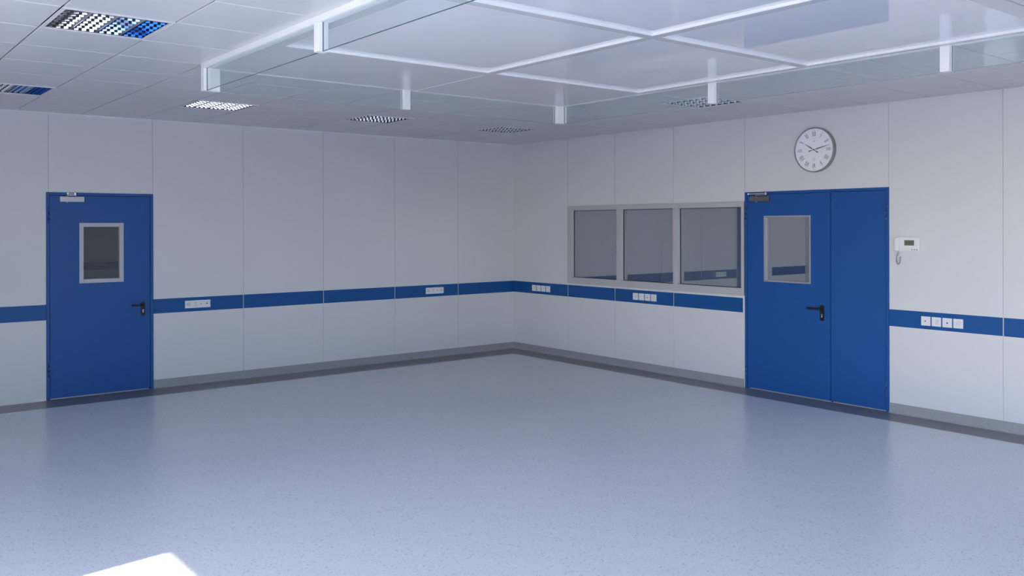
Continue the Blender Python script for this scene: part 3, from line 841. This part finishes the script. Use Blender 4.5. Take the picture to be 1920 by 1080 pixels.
def out_window(n, a, b, z0, z1, axis='y', glassm='outglass'):
    w = empty('window_%d' % n, (XW - 0.06, (a + b) / 2, 0) if axis == 'y' else ((a + b) / 2, YB - 0.06, 0), PI / 2 if axis == 'y' else 0)
    struct(w, 'outer window'); hw = (b - a) / 2
    mb = MB(); ring(mb, -hw, hw, z0, z1, 0.022, -0.03, 0.03, M['white'], 0.001); mb.build('window_frame', parent=w)
    mb = MB(); mb.box(-hw + 0.02, hw - 0.02, -0.003, 0.003, z0 + 0.02, z1 - 0.02, M[glassm]); mb.build('window_pane', parent=w)
n = 2
for a, b in WINS: out_window(n, a, b, WZ0, WZ1); n += 1
out_window(n, NAR[0], NAR[1], 0.9, 2.60, glassm='added_blind'); n += 1  # blind added: shows bright in the skirt glass, keeps a sun patch out
for a, b in BW: out_window(n, a, b, WZ0, WZ1, 'x'); n += 1

# ---------------------------------------------------------------- the two rooms beyond, seen through the glass
NX = 7.26
# next room behind the right wall (shares the line of the left wall)
panel_wall('wall_next_room', 0.0 + WT, NX, [1.13, 2.14, 3.144, 4.15], [(5.14, 5.96, 0, 2.106)], LEFT, (0, 0.0, 0), 'panel wall of the next room seen through the window')
band('trim_6', [WT, 1.13, 2.14, 3.144, 4.15, 5.13], [], LEFT, (0, 0, 0)); band('trim_7', [6.17, NX], [], LEFT, (0, 0, 0))
solid_wall('wall_next_side', NX, NX + 0.1, -8.6, 0.1, [], 'y', 'side wall of the next room')
solid_wall('wall_next_back', WT, NX, -8.7, -8.6, [(2.4, 6.3, 0.7, 2.6)], 'x', 'far back wall of the next room')  # opening added out of view to let daylight into the next room
mb = MB(); mb.box(WT, NX, -8.6, 0.0, -0.02, 0.0, M['floor']); struct(mb.build('floor_next'), 'floor of the next room')
mb = MB(); mb.box(0.002, NX, -8.6, 0.1, H + 0.03, H + 0.05, M['tile']); struct(mb.build('ceiling_next'), 'ceiling of the next room')
d3 = empty('door_3', (5.14, 0, 0), LEFT); struct(d3, 'blue door of the next room')
mb = MB(); ring(mb, 0, 0.82, 0, 2.106, 0.03, -0.01, 0.06, M['bluedoor'], 0.001, wb=0); mb.build('door_frame', parent=d3)
mb = MB(); mb.box(0.035, 0.785, -0.004, 0.05, 0.012, 2.072, M['bluedoor'], 0.001, 1); mb.build('door_leaf', parent=d3)
gang('socket_panel', (4.679, 0, 0.890), LEFT, 'long white socket panel in the next room, seen through the right window pane')
mb = MB(); mb.box(5.965, 6.155, -0.020, 0.0, 0.0, H, M['wall'], 0.002, 1); struct(mb.build('trim_9'), 'pale pilaster beside the door of the next room')
# corridor behind the left wall
KX0, KX1, KY = -7.6, 2.2, 11.0
panel_wall('wall_corridor_far', KX0, KX1, [-6.4, -5.2, -4.0, -2.8 - 0.6, -1.6, -0.4, 0.8], [], LEFT, (0, KY, 0), 'far wall of the corridor seen through the single door')
band('trim_8', [KX0, -6.4, -5.2, -3.4, -1.6, -0.4, 0.8, KX1], [], LEFT, (0, KY, 0))
solid_wall('wall_corridor_left', KX0 - 0.1, KX0, WT, KY, [], 'y', 'side wall of the corridor')
solid_wall('wall_corridor_right', KX1, KX1 + 0.1, WT, KY, [(7.2, 8.1, 1.2, 2.1)], 'y', 'other side wall of the corridor')  # small unseen opening added to light the corridor
solid_wall('wall_corridor_near', -0.0 + WT, KX1, WT, WT + 0.02, [], 'x', 'near wall of the corridor')
mb = MB(); mb.box(KX0, KX1, WT, KY, -0.02, 0.0, M['floor']); struct(mb.build('floor_corridor'), 'corridor floor')
mb = MB(); mb.box(KX0 - 0.1, KX1 + 0.1, WT, KY + 0.1, H + 0.001, H + 0.02, M['tile']); struct(mb.build('ceiling_corridor'), 'corridor ceiling')
# roof slab over the main room keeps daylight out of the ceiling void
mb = MB(); mb.box(XW - 0.25, NX + 0.2, YB - 0.25, 0.12, H + 0.14, H + 0.30, M['concrete']); struct(mb.build('roof_slab'), 'roof slab')
mb = MB(); mb.box(-70, 60, -90, 70, -0.60, -0.50, M['concrete']); struct(mb.build('ground'), 'paving outside')

# ---------------------------------------------------------------- daylight
EL = math.atan2(WZ1, 3.813)
AZ = math.atan2(0.130, 1.0)                        # heading of the sunbeams, from +x towards +y
d = Vector((math.cos(EL) * math.cos(AZ), math.cos(EL) * math.sin(AZ), -math.sin(EL)))
sun = bpy.data.lights.new('sun', 'SUN'); sun.energy = SUN_E = 5.0; sun.angle = math.radians(0.53); sun.color = (1.0, 0.95, 0.88)
so = bpy.data.objects.new('sun', sun); COL.objects.link(so); so.rotation_euler = d.to_track_quat('-Z', 'Y').to_euler(); so.location = (-14, -9, 6)
w = bpy.data.worlds.new('sky'); SC.world = w; w.use_nodes = True
nt = w.node_tree; bg = nt.nodes['Background']
sk = nt.nodes.new('ShaderNodeTexSky'); sk.sky_type = 'NISHITA'; sk.sun_disc = False; sk.sun_elevation = EL
sk.sun_rotation = math.atan2(-d.x, -d.y); sk.air_density = 1.0; sk.dust_density = 0.6; sk.ozone_density = 1.5
tint = nt.nodes.new('ShaderNodeMix'); tint.data_type = 'RGBA'; tint.blend_type = 'MULTIPLY'; tint.inputs[0].default_value = 1.0
tint.inputs[7].default_value = (1.0, 0.955, 1.06, 1)       # colour balance of the daylight
nt.links.new(sk.outputs[0], tint.inputs[6]); nt.links.new(tint.outputs[2], bg.inputs[0]); bg.inputs[1].default_value = 0.42

def portal(loc, rot, sx, sy):
    l = bpy.data.lights.new('daylight_portal', 'AREA'); l.shape = 'RECTANGLE'; l.size = sx; l.size_y = sy; l.cycles.is_portal = True; l.energy = 1.0
    o = bpy.data.objects.new('daylight_portal', l); COL.objects.link(o); o.location = loc; o.rotation_euler = rot
for a, b in WINS: portal((XW - 0.23, (a + b) / 2, (WZ0 + WZ1) / 2), (0, -PI / 2, 0), WZ1 - WZ0, b - a)
portal((4.35, -8.72, 1.65), (PI / 2, 0, 0), 3.9, 1.9)
for a, b in BW: portal(((a + b) / 2, YB - 0.23, (WZ0 + WZ1) / 2), (PI / 2, 0, 0), b - a, WZ1 - WZ0)
portal((KX1 + 0.12, 7.65, 1.65), (0, PI / 2, 0), 0.9, 0.9)

# ---------------------------------------------------------------- camera
cam = bpy.data.cameras.new('camera'); co = bpy.data.objects.new('camera', cam); COL.objects.link(co)
cam.sensor_width = 36; cam.lens = 36 * 1666.67 / 1920; cam.shift_y = -(540 - 422.63) / 1920
cam.clip_start = 0.05; cam.clip_end = 300
yaw, roll = math.radians(38.569), math.radians(-0.116)
f = Vector((math.sin(yaw), math.cos(yaw), 0)); r = Vector((math.cos(yaw), -math.sin(yaw), 0)); u = Vector((0, 0, 1))
r2 = r * math.cos(roll) + u * math.sin(roll); u2 = -r * math.sin(roll) + u * math.cos(roll)
mw = Matrix((r2, u2, -f)).transposed().to_4x4(); mw.translation = Vector((-7.9668, -9.9564, 1.7595))
co.matrix_world = mw
SC.camera = co
SC.view_settings.view_transform = 'Standard'; SC.view_settings.look = 'None'
SC.view_settings.exposure = 1.63; SC.view_settings.gamma = 1.0; SC.view_settings.use_curve_mapping = False
SC.cycles.max_bounces = 14; SC.cycles.diffuse_bounces = 8; SC.cycles.glossy_bounces = 6; SC.cycles.transparent_max_bounces = 24
